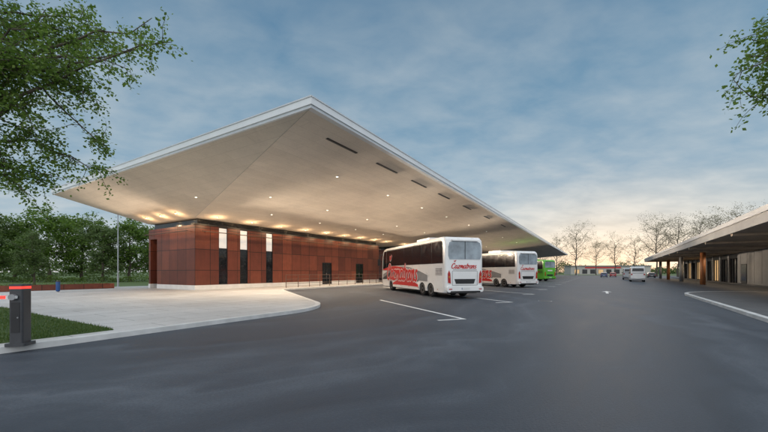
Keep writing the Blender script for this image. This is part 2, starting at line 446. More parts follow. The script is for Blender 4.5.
for a, b in wins:
    a -= U0; b -= U0
    fr = MB(); 
    for x in (a, b-.05): fr.box(x, x+.05, .04, .16, WB, WT)
    for z in (WB, 3.62, WT-.07): fr.box(a+.05, b-.05, .05, .15, z, z+.07)
    w = fr.build('window', 'frame', T)
    tag(MB().box(a+.05,b-.05,.09,.11,3.69,WT-.07).build('pane', 'frost', w), 'lit white upper pane')
    tag(MB().box(a+.05,b-.05,.09,.11,WB+.07,3.62).build('pane', 'glass', w), 'dark lower pane')
for a, b in doors:
    a -= U0; b -= U0
    fr = MB()
    for x in (a, (a+b)/2-.03, b-.06): fr.box(x, x+.06, .06, .2, .12, 2.75)
    fr.box(a+.06, b-.06, .07, .19, 2.66, 2.75)
    d = fr.build('door', 'frame', T)
    MB().box(a+.06,(a+b)/2-.03,.11,.13,.14,2.66).build('pane', 'glass', d)
    MB().box((a+b)/2+.03,b-.06,.11,.13,.14,2.66).build('pane', 'glass', d)
    MB().tube([((a+b)/2-.12,.03,.9),((a+b)/2-.12,.03,1.5)], .015).build('handle', 'steel', d, True)
# second, farther block of the terminal behind the coaches
m = MB(); wins2 = [(58+6*k, 59.6+6*k) for k in range(4)]
wall_run(m, 52, 86, 0, .3, wins2, []); m.box(36, 36.3, .3, 7.3, WB, WT); m.box(69.7, 70, .3, 7.3, WB, WT); m.box(36, 70, 7.3, 7.6, WB, WT)
m.build('wall', 'corten', T)
MB().box(36.8, 69.5, .35, 7.2, .12, WT-.02).build('interior_core', 'blackp', T)
MB().box(36.3, 69.7, .28, 7.28, WT, HI-.005).build('clerestory', 'glass', T)
MB().box(35.97, 70.03, -.03, .28, .12, WB).build('plinth', 'plinth', T)
for a, b in wins2:
    a -= U0; b -= U0; fr = MB()
    for x in (a, b-.05): fr.box(x, x+.05, .04, .16, WB, WT)
    for z in (WB, 2.8, WT-.07): fr.box(a+.05, b-.05, .05, .15, z, z+.07)
    w = fr.build('window', 'frame', T)
    MB().box(a+.05,b-.05,.09,.11,WB+.07,2.8).build('pane', 'warm', w)
    MB().box(a+.05,b-.05,.09,.11,2.87,WT-.07).build('pane', 'glass', w)
for uu in (90, 104, 118):
    MB().lathe([(.3,.12),(.3,HI+.02)], (uu-U0, .5, 0), n=16).build('column', 'plinth', T, True)

# lamps of the terminal
def add_light(name, kind, loc, watt, col, parent, rot=(0,0,0), **k):
    l = bpy.data.lights.new(name, kind); l.energy = watt; l.color = col
    for a, b in k.items(): setattr(l, a, b)
    o = bpy.data.objects.new(name, l); COL.objects.link(o); o.location = loc; o.parent = parent; o.rotation_euler = rot
    return o
WARM = (1, .66, .36); CREAM = (1, .80, .60)
# small warm lamps recessed in the soffit beside the wall top
flood = [(1.2+3.4*k, -1.2, 0) for k in range(9)]+[(-1.1, .8, 1), (-1.1, 3.2, 1), (-1.1, 5.6, 1)]+[(34+8*k, -1.2, 0) for k in range(5)]
for x, y, left in flood:
    z = soffit_z(x, y)
    h = MB().lathe([(.08,-.05),(.1,-.04),(.1,0.06)], (x,y,z), n=14).build('wall_lamp', 'frame', T, True)
    MB().lathe([(.062,-.068),(.062,-.053)], (x,y,z), n=14).build('lens', 'lamp', h)
    add_light('lamp_light', 'POINT', (x,y,z-.5), 46, WARM, h, shadow_soft_size=.15)
# made-up wall troughs, added to house area lights that brighten the soffit
def trough(x0, x1, y, watt, side=0):
    if side: h = MB().box(y-.1,y+.02,x0,x1,4.93,4.99).box(y+.02,0,x0+.2,x0+.26,4.95,4.98).box(y+.02,0,x1-.26,x1-.2,4.95,4.98).build('added_light_trough', 'railm', T)
    else:
        m = MB().box(x0,x1,y-.1,y+.02,4.93,4.99); k = x0+.5
        while k < x1: m.box(k,k+.05,y+.02,0,4.945,4.975); k += 3
        h = m.build('added_light_trough', 'railm', T)
    L = x1-x0
    if side: add_light('soffit_fill_light', 'AREA', (y-.04,(x0+x1)/2,5.05), watt, CREAM, h, (R(90+19),0,R(90)), shape='RECTANGLE', size=L, size_y=.08, spread=R(60))
    else: add_light('soffit_fill_light', 'AREA', ((x0+x1)/2,y-.04,5.05), watt, CREAM, h, (R(90+4.5),0,R(180)), shape='RECTANGLE', size=L, size_y=.08, spread=R(27))
trough(.3, 27.8, -.45, 1350)
trough(36, 70, -.45, 1300)
trough(.3, 7.3, -.45, 160, 1)
down = [(u, v) for v in (-14.5, -8.5) for u in (0.5, 6.5, 12.5, 18.5, 26, 34, 44, 56)]+[(-2.5,-4.5),(4,-4.5),(10,-4.5),(16,-4.5),(22,-4.5)]
for x, y in down:
    z = soffit_z(x, y)
    h = MB().lathe([(.085,-.02),(.1,-.012),(.1,.05)], (x,y,z), n=16).build('downlight', 'fascia', T, True)
    MB().lathe([(.062,-.032),(.062,-.023)], (x,y,z), n=16).build('lens', 'lampw', h)
    add_light('lamp_light', 'SPOT', (x,y,z-.06), 1080, (1,.82,.62), h, spot_size=R(130), spot_blend=.8, shadow_soft_size=.1)

# railing in front of the long wall
def railing(u0, u1, v, label):
    t = empty('railing', W(u0, v, .12), ROT, label, 'railing')
    L = u1-u0
    m = MB()
    for z in (1.2, .8, .4): m.tube([(0,0,z),(L,0,z)], .022)
    m.build('rail', 'railm', t, True)
    n = int(L/1.5)
    for k in range(n+1): MB().box(L*k/n-.025, L*k/n+.025, -.02, .02, 0, 1.18).build('post', 'railm', t)
railing(22.8, 43, 24.8, 'thin brown metal railing on the platform in front of the rust red wall')

# ------------------------------------------------------------------ vehicles
def arch(yc, r, z, n=9): return [(yc+r*math.cos(math.pi-math.pi*i/n), z+r*.98*math.sin(math.pi*i/n)) for i in range(n+1)]
def profile_body(name, bottom, top, hw, bev, mat, parent, taper=None, seg=3):
    prof = bottom+top; n = len(prof); nb = len(bottom)
    bm = bmesh.new()
    L = [bm.verts.new((-hw,y,z)) for y,z in prof]; Rr = [bm.verts.new((hw,y,z)) for y,z in prof]
    bm.faces.new(L[::-1]); bm.faces.new(Rr)
    es = []
    for i in range(n):
        j = (i+1)%n
        bm.faces.new((L[i],L[j],Rr[j],Rr[i]))
        if i >= nb-1:
            es += [bm.edges.get((L[i],L[j])), bm.edges.get((Rr[i],Rr[j]))]
    bmesh.ops.recalc_face_normals(bm, faces=bm.faces)
    bmesh.ops.bevel(bm, geom=es, offset=bev, segments=seg, profile=.5, affect='EDGES', clamp_overlap=True)
    if taper:
        for v in bm.verts: v.co.x = taper(v.co.x, v.co.z)
    bmesh.ops.triangulate(bm, faces=[f for f in bm.faces if len(f.verts) > 4])
    me = bpy.data.meshes.new(name); bm.to_mesh(me); bm.free(); me.materials.append(MT[mat])
    return link(name, me, parent)
def wheel(parent, x, y, r, w, side):
    c = (x, y, r); s = side
    t = MB().lathe([(r*.62,-w/2),(r*.93,-w/2),(r,-w*.36),(r,w*.36),(r*.93,w/2),(r*.62,w/2)], c, 'x', 28).build('wheel', 'rubber', parent, True)
    o = w/2*s
    k = MB().lathe([(r*.6,o*.2),(r*.62,o*.99),(r*.55,o*1.02),(r*.42,o*.5),(r*.22,o*.5),(r*.2,o*.95),(r*.08,o)], c, 'x', 24).build('rim', 'rim', t, True)
def rrect(x0, x1, z0, z1, r, n=4):
    p = []
    for cx, cz, a in ((x1-r,z0+r,-90),(x1-r,z1-r,0),(x0+r,z1-r,90),(x0+r,z0+r,180)):
        p += [(cx+r*math.cos(R(a+90*i/n)), cz+r*math.sin(R(a+90*i/n))) for i in range(n+1)]
    return p
def ribbon(f0, f1, y0, y1, n=14):
    ys = [y0+(y1-y0)*i/n for i in range(n+1)]
    return [(y, f0((y-y0)/(y1-y0))) for y in ys]+[(y, f1((y-y0)/(y1-y0))) for y in reversed(ys)]
def make_coach(label, group, loc, rz, paint, livery):
    t = empty('coach', loc, rz, label, 'coach', group)
    hw = 1.275; zb = .36
    bottom = [(.14,zb)]+arch(2.15,.56,zb)+arch(3.5,.56,zb)+arch(10.35,.56,zb)+[(12.85,zb)]
    top = [(13.05,.5),(13.15,.9),(13.13,1.7),(12.98,2.9),(12.78,3.45),(12.5,3.66),(12.0,3.74),(.7,3.76),(.28,3.71),(.08,3.55),(0,3.25),(-.02,1.6),(0,.7),(.04,.5)]
    body = profile_body('body', bottom, top, hw, .2, paint, t, seg=4)
    MB().box(-1.0,1.0,.3,12.6,.3,1.0).build('chassis', 'blackp', t)
    for s in (-1, 1):
        for y in (2.15, 3.5, 10.35): wheel(t, s*(hw-.19), y, .5, .3, s)
        MB().xprism([(.32,2.12),(11.6,2.12),(11.6,3.52),(.62,3.52),(.40,3.40)], s*(hw-.03), s*(hw+.004)).build('window_band', 'blackp', t)
        ys = [.42,1.95,3.65,5.35,7.05,8.75,10.4,11.6]
        for i in range(7):
            z0 = 2.16 if i < 6 else 1.75
            w = MB().xprism(rrect(ys[i]+.015, ys[i+1]-.015, z0, 3.46, .05), s*(hw-.02), s*(hw+.009)).build('window', 'glass', t)
        MB().xprism([(11.63,1.75),(12.75,1.75),(12.62,3.0),(12.3,3.46),(11.63,3.46)], s*(hw-.02), s*(hw+.007)).build('driver_window' if s < 0 else 'door_window', 'glass', t)
        for a, b in ((4.25,5.85),(5.9,7.5),(7.55,9.5)):
            MB().xprism(rrect(a,b,.48,1.22,.03), s*(hw-.02), s*(hw+.012)).build('luggage_door', paint, t)
        MB().xprism(rrect(.35,1.45,.62,1.22,.03), s*(hw-.02), s*(hw+.012)).build('engine_flap', paint, t)
        m = MB()
        for k in range(5): m.box(*sorted((s*(hw+.004),s*(hw+.012))), .45, 1.35, 1.42+.09*k, 1.45+.09*k)
        m.build('side_vent', 'dgrey', t)
        for y in (1.0,4.1,5.9,7.7,9.5): MB().box(s*(hw+.012)-.008,s*(hw+.012)+.008,y,y+.1,.5,.54).build('side_marker', 'amber', t)
        mr = MB().tube([(s*1.0,13.0,3.2),(s*1.3,13.3,3.25),(s*1.48,13.35,3.0),(s*1.5,13.3,2.7)], .035).build('mirror', 'blackp', t, True)
        MB().yprism(rrect(s*1.5-.13,s*1.5+.13,2.2,2.8,.06), 13.22, 13.36).build('mirror_housing', 'blackp', mr)
    MB().add([(-1.1,13.16,1.35),(1.1,13.16,1.35),(1.1,13.0,2.95),(-1.1,13.0,2.95),(1.05,12.82,3.42),(-1.05,12.82,3.42)], [(0,1,2,3),(3,2,4,5)]).build('windscreen', 'glass', t)
    # rear face
    MB().yprism([(-1.02,2.36),(1.02,2.36),(1.1,2.55),(1.1,3.1),(1.02,3.36),(.8,3.44),(-.8,3.44),(-1.02,3.36),(-1.1,3.1),(-1.1,2.55)], -.034, .02).build('rear_window', 'glassr', t)
    MB().box(-.02,.02,-.042,-.033,2.38,3.42).build('rear_window_divider', 'blackp', t)
    MB().yprism([(-.85,3.45),(.85,3.45),(.9,3.52),(-.9,3.52)], -.12, .1).build('roof_spoiler', paint, t)
    m = MB()
    for a in ((-.845,-.83,.8,1.66),(.83,.845,.8,1.66),(-.83,.83,.8,.815),(-.83,.83,1.645,1.66)): m.box(a[0],a[1],-.026,0,a[2],a[3])
    m.build('engine_lid_seam', 'dgrey', t)
    gr = MB().yprism([(-.6,.90),(.6,.90),(.7,1.18),(-.7,1.18)], -.034, .02).build('engine_grille', 'blackp', t)
    sl = MB()
    for k in range(4): sl.box(-.6,.6,-.05,-.033,.93+.06*k,.945+.06*k)
    sl.build('grille_slat', 'dgrey', gr)
    bp = MB().yprism(rrect(-1.22,1.22,.40,.74,.12), -.11, .1).build('bumper', paint, t)
    MB().yprism(rrect(-1.0,1.0,.36,.47,.03), -.12, .0).build('bumper_lip', 'blackp', bp)
    for s in (-1, 1):
        p = [(s*.95,.92),(s*1.12,.96),(s*1.14,1.5),(s*1.06,1.7),(s*.98,1.5)]
        if s < 0: p = p[::-1]
        tl = MB().yprism(p, -.042, .02).build('tail_light', 'tail', t)
        lo = sorted((s*1.0, s*1.1)); MB().yprism(rrect(lo[0],lo[1],1.24,1.36,.03), -.05, -.03).build('indicator', 'amber', tl)
        lo = sorted((s*.9, s*1.1)); MB().box(lo[0],lo[1],-.118,-.1,.55,.61).build('reflector', 'tail', t)
    pl = MB().box(-.27,.27,-.125,-.10,.55,.67).build('licence_plate', 'plate', t)
    MB().box(-.27,-.235,-.13,-.12,.552,.668).build('plate_band', 'blue', pl)
    MB().prism(rrect(-.85,.85,3.2,5.6,.2), 3.74, 3.95).build('air_conditioner', paint, t)
    for y in (7.2, 10.2): MB().prism(rrect(-.4,.4,y,y+.75,.08), 3.72, 3.81).build('roof_hatch', paint, t)
    if livery:
        for s in (-1, 1):
            X = lambda d: sorted((s*(hw-.01), s*(hw+d)))
            # dense grey, dark and red sweeps along the side, the white-edged name written over them
            MB().xprism(ribbon(lambda t: .98+.04*math.sin(t*3.1), lambda t: 1.30+.76*math.sin(t*2.9+.12), 2.6, 12.6), *X(.016)).build('grey_graphic', 'mgrey', t)
            MB().xprism(ribbon(lambda t: .93+.05*math.sin(t*2.8), lambda t: 1.0+.78*math.sin(t*3.0+.1), 4.15, 12.75), *X(.019)).build('black_graphic', 'dgrey', t)
            MB().xprism(ribbon(lambda t: .55+.02*math.sin(t*3), lambda t: .66+.46*math.sin(t*3.0+.12), 4.2, 9.75), *X(.021)).build('red_graphic', 'red', t)
            MB().xprism(ribbon(lambda t: 1.66+.12*t, lambda t: 1.70+.32*math.sin(t*3.1)+.14*t, 5.6, 12.7), *X(.023)).build('red_graphic', 'red', t)
            yo, yd_ = (11.4, (0,-1,0)) if s < 0 else (3.3, (0,1,0))
            script_part('lettering_outline', 'Cazmatrans', .74, 'white', t, (s*(hw+.030),yo,.98), yd_, (0,0,1), .19)
            script_part('lettering', 'Cazmatrans', .74, 'red', t, (s*(hw+.042),yo,.98), yd_, (0,0,1), .125)
        script_part('lettering', 'Cazmatrans', .175, 'red', t, (-.92,-.036,1.82), (1,0,0), (0,0,1), .125)
        MB().box(-.8,.8,-.034,-.01,1.715,1.745).build('rear_stripe', 'mgrey', t)
    else:
        MB().box(-.5,.5,-.034,-.01,1.76,1.96).build('rear_stripe', 'mark', t)
        MB().xprism([(1,1.5),(5,1.5),(5.6,1.75),(1,1.75)], -(hw+.006), -(hw-.01)).build('side_stripe', 'amber', t)
    return t
cz = R(18)
def coach_at(C1, rz, hw=1.275):     # C1 = near left corner
    r = Vector((math.cos(rz), math.sin(rz), 0))
    return Vector((C1[0],C1[1],0))+r*hw
GC = 'coaches parked nose-in in the diagonal bays'
cz1 = R(17)
make_coach('white coach with big red lettering on its side, nearest the camera under the roof', GC, coach_at((3.63,20.4), cz1), cz1, 'white', True)
make_coach('white coach with red lettering parked between the nearest coach and the green one', GC, coach_at((13.35,34.6), cz), cz, 'white', True)
make_coach('bright green coach parked at the far end of the row', GC, coach_at((28.0,60.5), cz), cz, 'green', False)

def make_car(kind, label, loc, rz, paint, group=None, cat='car'):
    t = empty('parked_'+kind, loc, rz, label, cat, group)
    if kind == 'van':
        L, hw, h, r = 5.6, 1.0, 2.45, .35
        bottom = [(.12,.32)]+arch(1.2,.42,.32)+arch(4.6,.42,.32)+[(5.45,.32)]
        top = [(5.6,.55),(5.55,1.0),(4.75,1.28),(4.05,2.2),(3.7,2.42),(.5,2.48),(.12,2.36),(0,1.6),(-.03,.6)]
        tp = lambda x,z: x*(1-max(0,z-1.1)*.075)
        side = [[(.35,1.35),(1.6,1.35),(1.6,2.15),(.42,2.15)],[(1.7,1.35),(3.0,1.35),(3.0,2.15),(1.7,2.15)],[(3.1,1.35),(4.55,1.35),(4.0,2.12),(3.1,2.15)]]
        wb = (1.2,4.6); rear = (.85,1.4,2.18)
    else:
        L, hw, h, r = 4.3, .89, 1.48, .31
        bottom = [(.12,.26)]+arch(.85,.37,.26)+arch(3.45,.37,.26)+[(4.2,.26)]
        top = [(4.3,.45),(4.22,.72),(3.2,.92),(2.35,1.42),(1.9,1.48),(.75,1.46),(.42,1.32),(.08,.92),(-.02,.5)]
        tp = lambda x,z: x*(1-max(0,z-.85)*.28)
        side = [[(.42,.95),(1.35,.95),(1.35,1.36),(.72,1.36)],[(1.42,.95),(3.0,.95),(2.3,1.34),(1.42,1.38)]]
        wb = (.85,3.45); rear = (.72,.95,1.3)
    profile_body('body', bottom, top, hw, .09, paint, t, tp, 2)
    MB().box(-hw*.8,hw*.8,.3,L-.3,.22,.5).build('chassis', 'blackp', t)
    for s in (-1,1):
        for y in wb: wheel(t, s*(hw-.11), y, r, .2, s)
        for poly in side:
            vs = [(s*(tp(hw,z)+.008),y,z) for y,z in poly]
            MB().add(vs, [tuple(range(len(vs)))]).build('window', 'glass', t)
        lo = sorted((s*hw*.72, s*hw*.93)); zc = rear[1]-.3
        MB().box(lo[0],lo[1],-.05,.08,zc,zc+.22).build('tail_light', 'tail', t)
        lo = sorted((s*hw*.6, s*hw*.9)); MB().box(lo[0],lo[1],L-.14,L+.01,.58,.72).build('headlight', 'plate', t)
        MB().box(*sorted((s*(hw-.02), s*(hw+.16))), L*.66, L*.69, rear[1]-.03, rear[1]+.12).build('mirror', 'blackp', t)
    if kind == 'van':
        MB().add([(-.8,.02,1.4),(.8,.02,1.4),(.74,.085,2.2),(-.74,.085,2.2)], [(0,1,2,3)]).build('rear_window', 'glass', t).location.y = -.03
        MB().add([(-.85,4.76,1.3),(.85,4.76,1.3),(.78,4.08,2.18),(-.78,4.08,2.18)], [(0,1,2,3)]).build('windscreen', 'glass', t).location = (0,.02,.02)
    else:
        MB().add([(-.72,.1,.96),(.72,.1,.96),(.6,.4,1.3),(-.6,.4,1.3)], [(0,1,2,3)]).build('rear_window', 'glass', t).location = (0,-.025,.015)
        MB().add([(-.75,3.15,.95),(.75,3.15,.95),(.62,2.38,1.41),(-.62,2.38,1.41)], [(0,1,2,3)]).build('windscreen', 'glass', t).location = (0,.02,.02)
    MB().box(-.26,.26,-.06,.02,.5,.6).build('licence_plate', 'plate', t)
    return t
vrot = -R(33)
make_car('van', 'white van nearest on the road in front of the right hand canopy', at(638,56), vrot, 'white', cat='van')
make_car('van', 'pale grey van just beyond the white van', at(629,72), vrot, 'cargrey', cat='van')
make_car('car', 'dark blue car at the far end of the road', at(604,105), vrot, 'carblue')
make_car('car', 'small red car at the far end of the road', at(613,112), vrot, 'carred')
make_car('car', 'black car parked at the far kerb beyond the vans', at(652,96), vrot, 'cardark')

# ------------------------------------------------------------------ right hand station building
AR = R(33.7); RR = math.pi/2-AR
S = empty('station_building', (0,0,0), RR, 'long low station building with deep flat concrete canopy on the right', 'station building')
S0, S1, P0, P1, ZB, ZT = 20, 112, 6.4, 26, 4.15, 5.0
rf = MB().box(S0+.1,S1-.1,-P1,-P0-.1,ZB+.06,ZT-.06).build('roof', 'roofing', S)
m = MB(); m.box(S0,S1,-P0-.1,-P0,ZB,ZT-.3).box(S0,S0+.1,-P1,-P0-.1,ZB,ZT-.3); m.build('fascia', 'fasr', rf)
m = MB(); m.box(S0-.05,S1,-P0-.14,-P0+.06,ZT-.3,ZT); m.box(S0-.05,S0+.14,-P1,-P0-.14,ZT-.3,ZT); m.build('coping', 'copr', rf)
MB().box(S0+.1,S1-.1,-P1,-P0-.1,ZB+.01,ZB+.06).build('soffit', 'wood', rf)
for k in range(11):
    s = S0+4+8*k
    MB().box(s,s+.35,-13.6,-P0-.1,ZB-.16,ZB+.009).build('beam', 'wood', rf)
m = MB()
m.box(S0,64,-P1+.5,-13.6,.12,ZB)
for k in range(10): m.box(64+4.8*k,64+4.8*k+.5,-14.0,-13.6,.12,ZB)
m.box(64,112,-P1+.5,-15.2,.12,ZB)
m.build('wall', 'grey', S)
for k in range(16):
    s = 24+2.6*k
    MB().box(s,s+.03,-13.6,-13.585,.3,ZB-.1).build('panel_joint', 'blackp', S)
d = MB().box(60.5,62.7,-13.62,-13.56,.12,2.6).build('door', 'frame', S)
MB().box(60.6,62.6,-13.555,-13.55,.5,2.5).build('pane', 'glass', d)
for k in range(9):
    s = 64.5+4.8*k; fr = MB()
    for x in (s, s+1.4, s+2.85, s+4.2): fr.box(x,x+.08,-13.95,-13.75,.12,3.5)
    fr.box(s,s+4.3,-13.96,-13.74,3.5,ZB)
    w = fr.build('shop_window', 'frame', S)
    MB().box(s+.06,s+4.22,-13.88,-13.85,.2,3.5).build('pane', 'warm' if k in (2,4,5,7) else 'glass', w)
for s, mt in ((59,'orange'),(76,'grey'),(93,'orange'),(108,'grey')):
    MB().lathe([(.28,.0),(.28,ZB+.02)], (s,-9.3,0), n=16).build('column', mt, S, True)
for k in range(11):
    s = 26+8*k
    h = MB().lathe([(.13,ZB-.03),(.14,ZB+.015)], (s,-10.8,0), n=14).build('ceiling_lamp', 'fascia', S)
    MB().lathe([(.1,ZB-.045),(.1,ZB-.032)], (s,-10.8,0), n=14).build('lens', 'lampw', h)
    if k > 0: add_light('lamp_light', 'SPOT', (s,-10.8,ZB-.1), 260, (1,.74,.47), h, spot_size=R(155), spot_blend=.8, shadow_soft_size=.1)
# pavement with kerb in front of it, curving in at its end
eR = [(125,-12.9),(39.5,-12.9)]+arc(31.0,-10.6,6.6,-18,90,14)+[(-30,-4.0)]
iR = inset(eR, .2)
uvobj(MB().prism(iR+[(-30,-40),(125,-40)], .002, .12, False), 'pavement', 'walk', rot=RR)
uvobj(strip(MB(), eR[2:], iR[2:], .002, .128), 'kerb', 'kerb', rot=RR)

# ------------------------------------------------------------------ barrier post, lamp post, small things on the left
B = empty('barrier_gate', at(20.5, 6.98, .145), R(14), 'dark barrier post with red lit top and short red arm beside the lawn', 'barrier')
MB().prism(rrect(-.17,.17,-.17,.17,.04), -.02, .04).build('base_plate', 'cab', B)
bm_ = MB().prism(rrect(-.112,.112,-.13,.13,.035), .04, 1.12).build('cabinet', 'cab', B)
MB().prism(rrect(-.12,.12,-.14,.14,.04), 1.17, 1.21).build('cap', 'cab', bm_)
MB().prism(rrect(-.114,.114,-.133,.133,.036), 1.12, 1.17).build('light_ring', 'ledr', bm_)
MB().box(-.07,.07,-.137,-.125,.25,.85).build('access_door', 'blackp', bm_)
MB().lathe([(.015,-.148),(.015,-.137)], (0.045,0,.55), 'y', 10).build('door_lock', 'steel', bm_)
MB().lathe([(.06,-.135),(.06,-.2)], (-.02,0,.96), 'y', 16).build('hinge', 'steel', B)
arm = MB().box(-3.6,.05,-.19,-.15,.93,.985).build('boom_arm', 'mark', B)
for k in range(5): MB().box(-.62-.7*k,-.12-.7*k,-.193,-.147,.927,.988).build('red_band', 'ledr', arm)

def street_lamp(loc, h, rz, label, group=None):
    t = empty('street_lamp', loc, rz, label, 'street lamp', group)
    MB().lathe([(.16,0),(.14,.06),(.09,.1),(.085,1.2),(.06,1.25),(.045,h)], n=12).build('pole', 'steel', t, True)
    MB().tube([(0,0,h-.05),(.5,0,h+.06),(.9,0,h+.08)], .03).build('arm', 'steel', t, True)
    hd = MB().prism(rrect(.7,1.35,-.14,.14,.08), h+.05, h+.14).build('lamp_head', 'steel', t)
    MB().box(.78,1.28,-.1,.1,h+.035,h+.048).build('lens', 'plate', hd)
    return t
street_lamp(at(118,37,0), 8.3, R(160), 'tall grey street lamp on the lawn left of the terminal')
street_lamp(at(577,150,0), 9, R(180), 'far street lamp past the end of the big roof')
bn_ = empty('litter_bin', at(58,25.6,.12), 0, 'small blue litter bin on the pale plaza', 'litter bin')
MB().lathe([(.10,.05),(.12,.1),(.13,.7),(.12,.75)], n=18).build('bin_body', 'blue', bn_, True)
MB().lathe([(.135,.75),(.135,.79),(.07,.86)], n=18).build('lid', 'cab', bn_, True)
MB().lathe([(.06,0),(.06,.05)], n=12).build('foot', 'steel', bn_)
# long low planter at the plaza edge
pe = empty('planter', W(-8, 37.5, .12), ROT, 'long low rust red planter wall at the back edge of the plaza', 'planter')
m = MB(); m.box(0,22,0,.08,0,.45).box(0,22,1.12,1.2,0,.45).box(0,.08,.08,1.12,0,.45).box(21.92,22,.08,1.12,0,.45); m.build('planter_wall', 'corten', pe)
MB().box(.08,21.92,.08,1.12,.1,.36).build('soil', 'bark', pe)
g = MB()
for _ in range(2600):
    x, y = rng.uniform(.1,21.9), rng.uniform(.12,1.08); z = .36+rng.random()**1.5*.35; a = rng.uniform(0,6.28); l = rng.uniform(.05,.1)
    d = Vector((math.cos(a),math.sin(a),rng.uniform(-.2,.9))).normalized(); sd = d.cross(Vector((rng.random(),rng.random(),rng.random()+.2))).normalized()*l*.4
    p = Vector((x,y,z)); g.add([p,p+d*l*.5+sd,p+d*l,p+d*l*.5-sd],[(0,1,2,3)])
g.build('planting', 'leafB', pe, fix=False)

# ------------------------------------------------------------------ trees
def leaf(mb, rng, p, l, wr=.5, down=0):
    a = rng.uniform(0,6.283); d = Vector((math.cos(a),math.sin(a),rng.uniform(-1,.6)-down)).normalized()
    s = d.cross(Vector((rng.uniform(-1,1),rng.uniform(-1,1),rng.uniform(-1,1))))
    if s.length < 1e-3: s = d.orthogonal()
    s = s.normalized()*l*wr*.5
    mb.add([p, p+d*l*.45+s, p+d*l, p+d*l*.45-s], [(0,1,2,3)])
def wander(rng, a, b, n, amp, sag=0):
    a, b = Vector(a), Vector(b); L = (b-a).length; pts = []
    for i in range(n+1):
        t = i/n; p = a.lerp(b,t)
        k = math.sin(math.pi*t)
        if 0 < i < n: p += Vector((rng.gauss(0,1),rng.gauss(0,1),rng.gauss(0,1)))*amp*L*.5
        p.z += k*sag*L
        pts.append(p)
    return pts
def tree_meshes(seed, h, cr, cb, nclump, per, ls, spread, lean=.3):
    rng = random.Random(seed); tr = MB(); lv = MB()
    tp = wander(rng, (0,0,-.1), (rng.uniform(-lean,lean),rng.uniform(-lean,lean),h*.86), 7, .02)
    r0 = h*(.011 if spread else .018)+.05
    tr.tube(tp, [r0*(1-.85*i/7)*(1.25 if i == 0 else 1) for i in range(8)], 8)
    ends = []
    nl = 17
    for k in range(nl):
        f = cb/h+(0.84-cb/h)*(k+.3)/nl; idx = f*7/.86
        i = min(6,int(idx)); base = tp[i].lerp(tp[i+1], idx-i)
        a = k*2.4+rng.uniform(-.5,.5)
        rel = (base.z-cb)/(h-cb); ln = cr*math.sqrt(max(.08,1-(max(0,rel-.3)/.75)**2))*rng.uniform(.7,1.1)
        tip = base+Vector((math.cos(a)*ln, math.sin(a)*ln, ln*rng.uniform(.5 if spread else .0,1.2 if spread else .8)))
        tip.z = min(tip.z, h*.99)
        pts = wander(rng, base, tip, 5, .05, -.03); rr = r0*.4*(1-.5*rel)
        tr.tube(pts, [rr*(1-.85*j/5) for j in range(6)], 5)
        for q in range(5 if spread else 4):
            j = rng.choice((2,3,4)); st = pts[j]
            e = st+Vector((rng.gauss(0,1),rng.gauss(0,1),rng.gauss(.35,.6)))*ln*.36
            sp = wander(rng, st, e, 3, .06); tr.tube(sp, [rr*.4,rr*.28,rr*.16,rr*.06], 4)
            ends += [sp[2],sp[3]]
            if spread:
                for _ in range(3):
                    e2 = e+Vector((rng.gauss(0,1),rng.gauss(0,1),rng.gauss(.4,.6)))*ln*.22
                    tr.tube([e,e.lerp(e2,.5)+Vector((0,0,.05)),e2],[rr*.14,rr*.1,rr*.04],3); ends.append(e2)
        ends += [pts[4],pts[5]]
    ends.append(tp[-1]); ends.append(tp[-1]+Vector((0,0,h*.08)))
    for c in range(nclump):
        e = rng.choice(ends); cs = cr*rng.uniform(.10,.24)
        ctr = e+Vector((rng.gauss(0,.5),rng.gauss(0,.5),rng.gauss(0,.4)))*cs
        for _ in range(int(per*rng.uniform(.5,1.4))):
            leaf(lv, rng, ctr+Vector((rng.gauss(0,.6),rng.gauss(0,.6),rng.gauss(0,.45)))*cs, ls*rng.uniform(.7,1.3), .65)
    def mk(mb, nm, mt):
        me = bpy.data.meshes.new(nm); me.from_pydata(mb.v,[],mb.f); me.materials.append(MT[mt]); return me
    return tr, lv, mk
PROTO = {}
def proto(key, leafmat, *a, **k):
    tr, lv, mk = tree_meshes(*a, **k); PROTO[key] = (mk(tr,'trunk','bark'), mk(lv,'crown',leafmat), a[1])
proto('g1','leafB', 11, 12, 3.9, 1.5, 290, 28, .34, 0)
proto('g2','leafD', 12, 12, 3.2, 1.3, 250, 28, .34, 0)
proto('g3','leafA', 13, 12, 4.3, 1.6, 320, 28, .36, 0)
proto('s1','leafC', 21, 18, 4.8, 4.0, 280, 12, .22, 1)
proto('s2','leafC', 22, 18, 3.9, 3.6, 210, 12, .22, 1)
proto('s3','leafC', 23, 18, 5.4, 4.4, 330, 12, .22, 1)
def put_tree(key, loc, h, rz, label, group, wide=1):
    tm, cm, ph = PROTO[key]; s = h/ph
    t = empty('tree', loc, rz, label, 'tree', group); t.scale = (s*wide, s*wide, s)
    link('trunk', tm, t); link('crown', cm, t)
GL = 'leafy trees beyond the plaza on the left'
left = [('g2',-22,52,12,'leafy tree at the far left behind the barrier post',1),('g1',14,60,10.5,'tall leafy tree left of the blue litter bin',1),('g3',48,58,12.6,'broad tallest tree behind the blue litter bin',1),
        ('g1',82,64,12.6,'full round tree between the broad tallest tree and the street lamp',1),('g2',103,56,9.6,'narrower tree just left of the tall street lamp',1),('g3',130,60,11.2,'leafy tree just right of the tall street lamp',1),('g1',152,66,11,'leafy tree half hidden by the rust red end wall',1),
        ('g2',34,40,6.6,'small young tree on the lawn in front of the broad tall tree',.9),('g3',-4,75,12,'distant leafy tree seen between the leftmost trees',1.1)]
for i,(k,px,Y,h,lb,w) in enumerate(left): put_tree(k, at(px,Y,-.05), h, i*1.3, lb, GL, w)
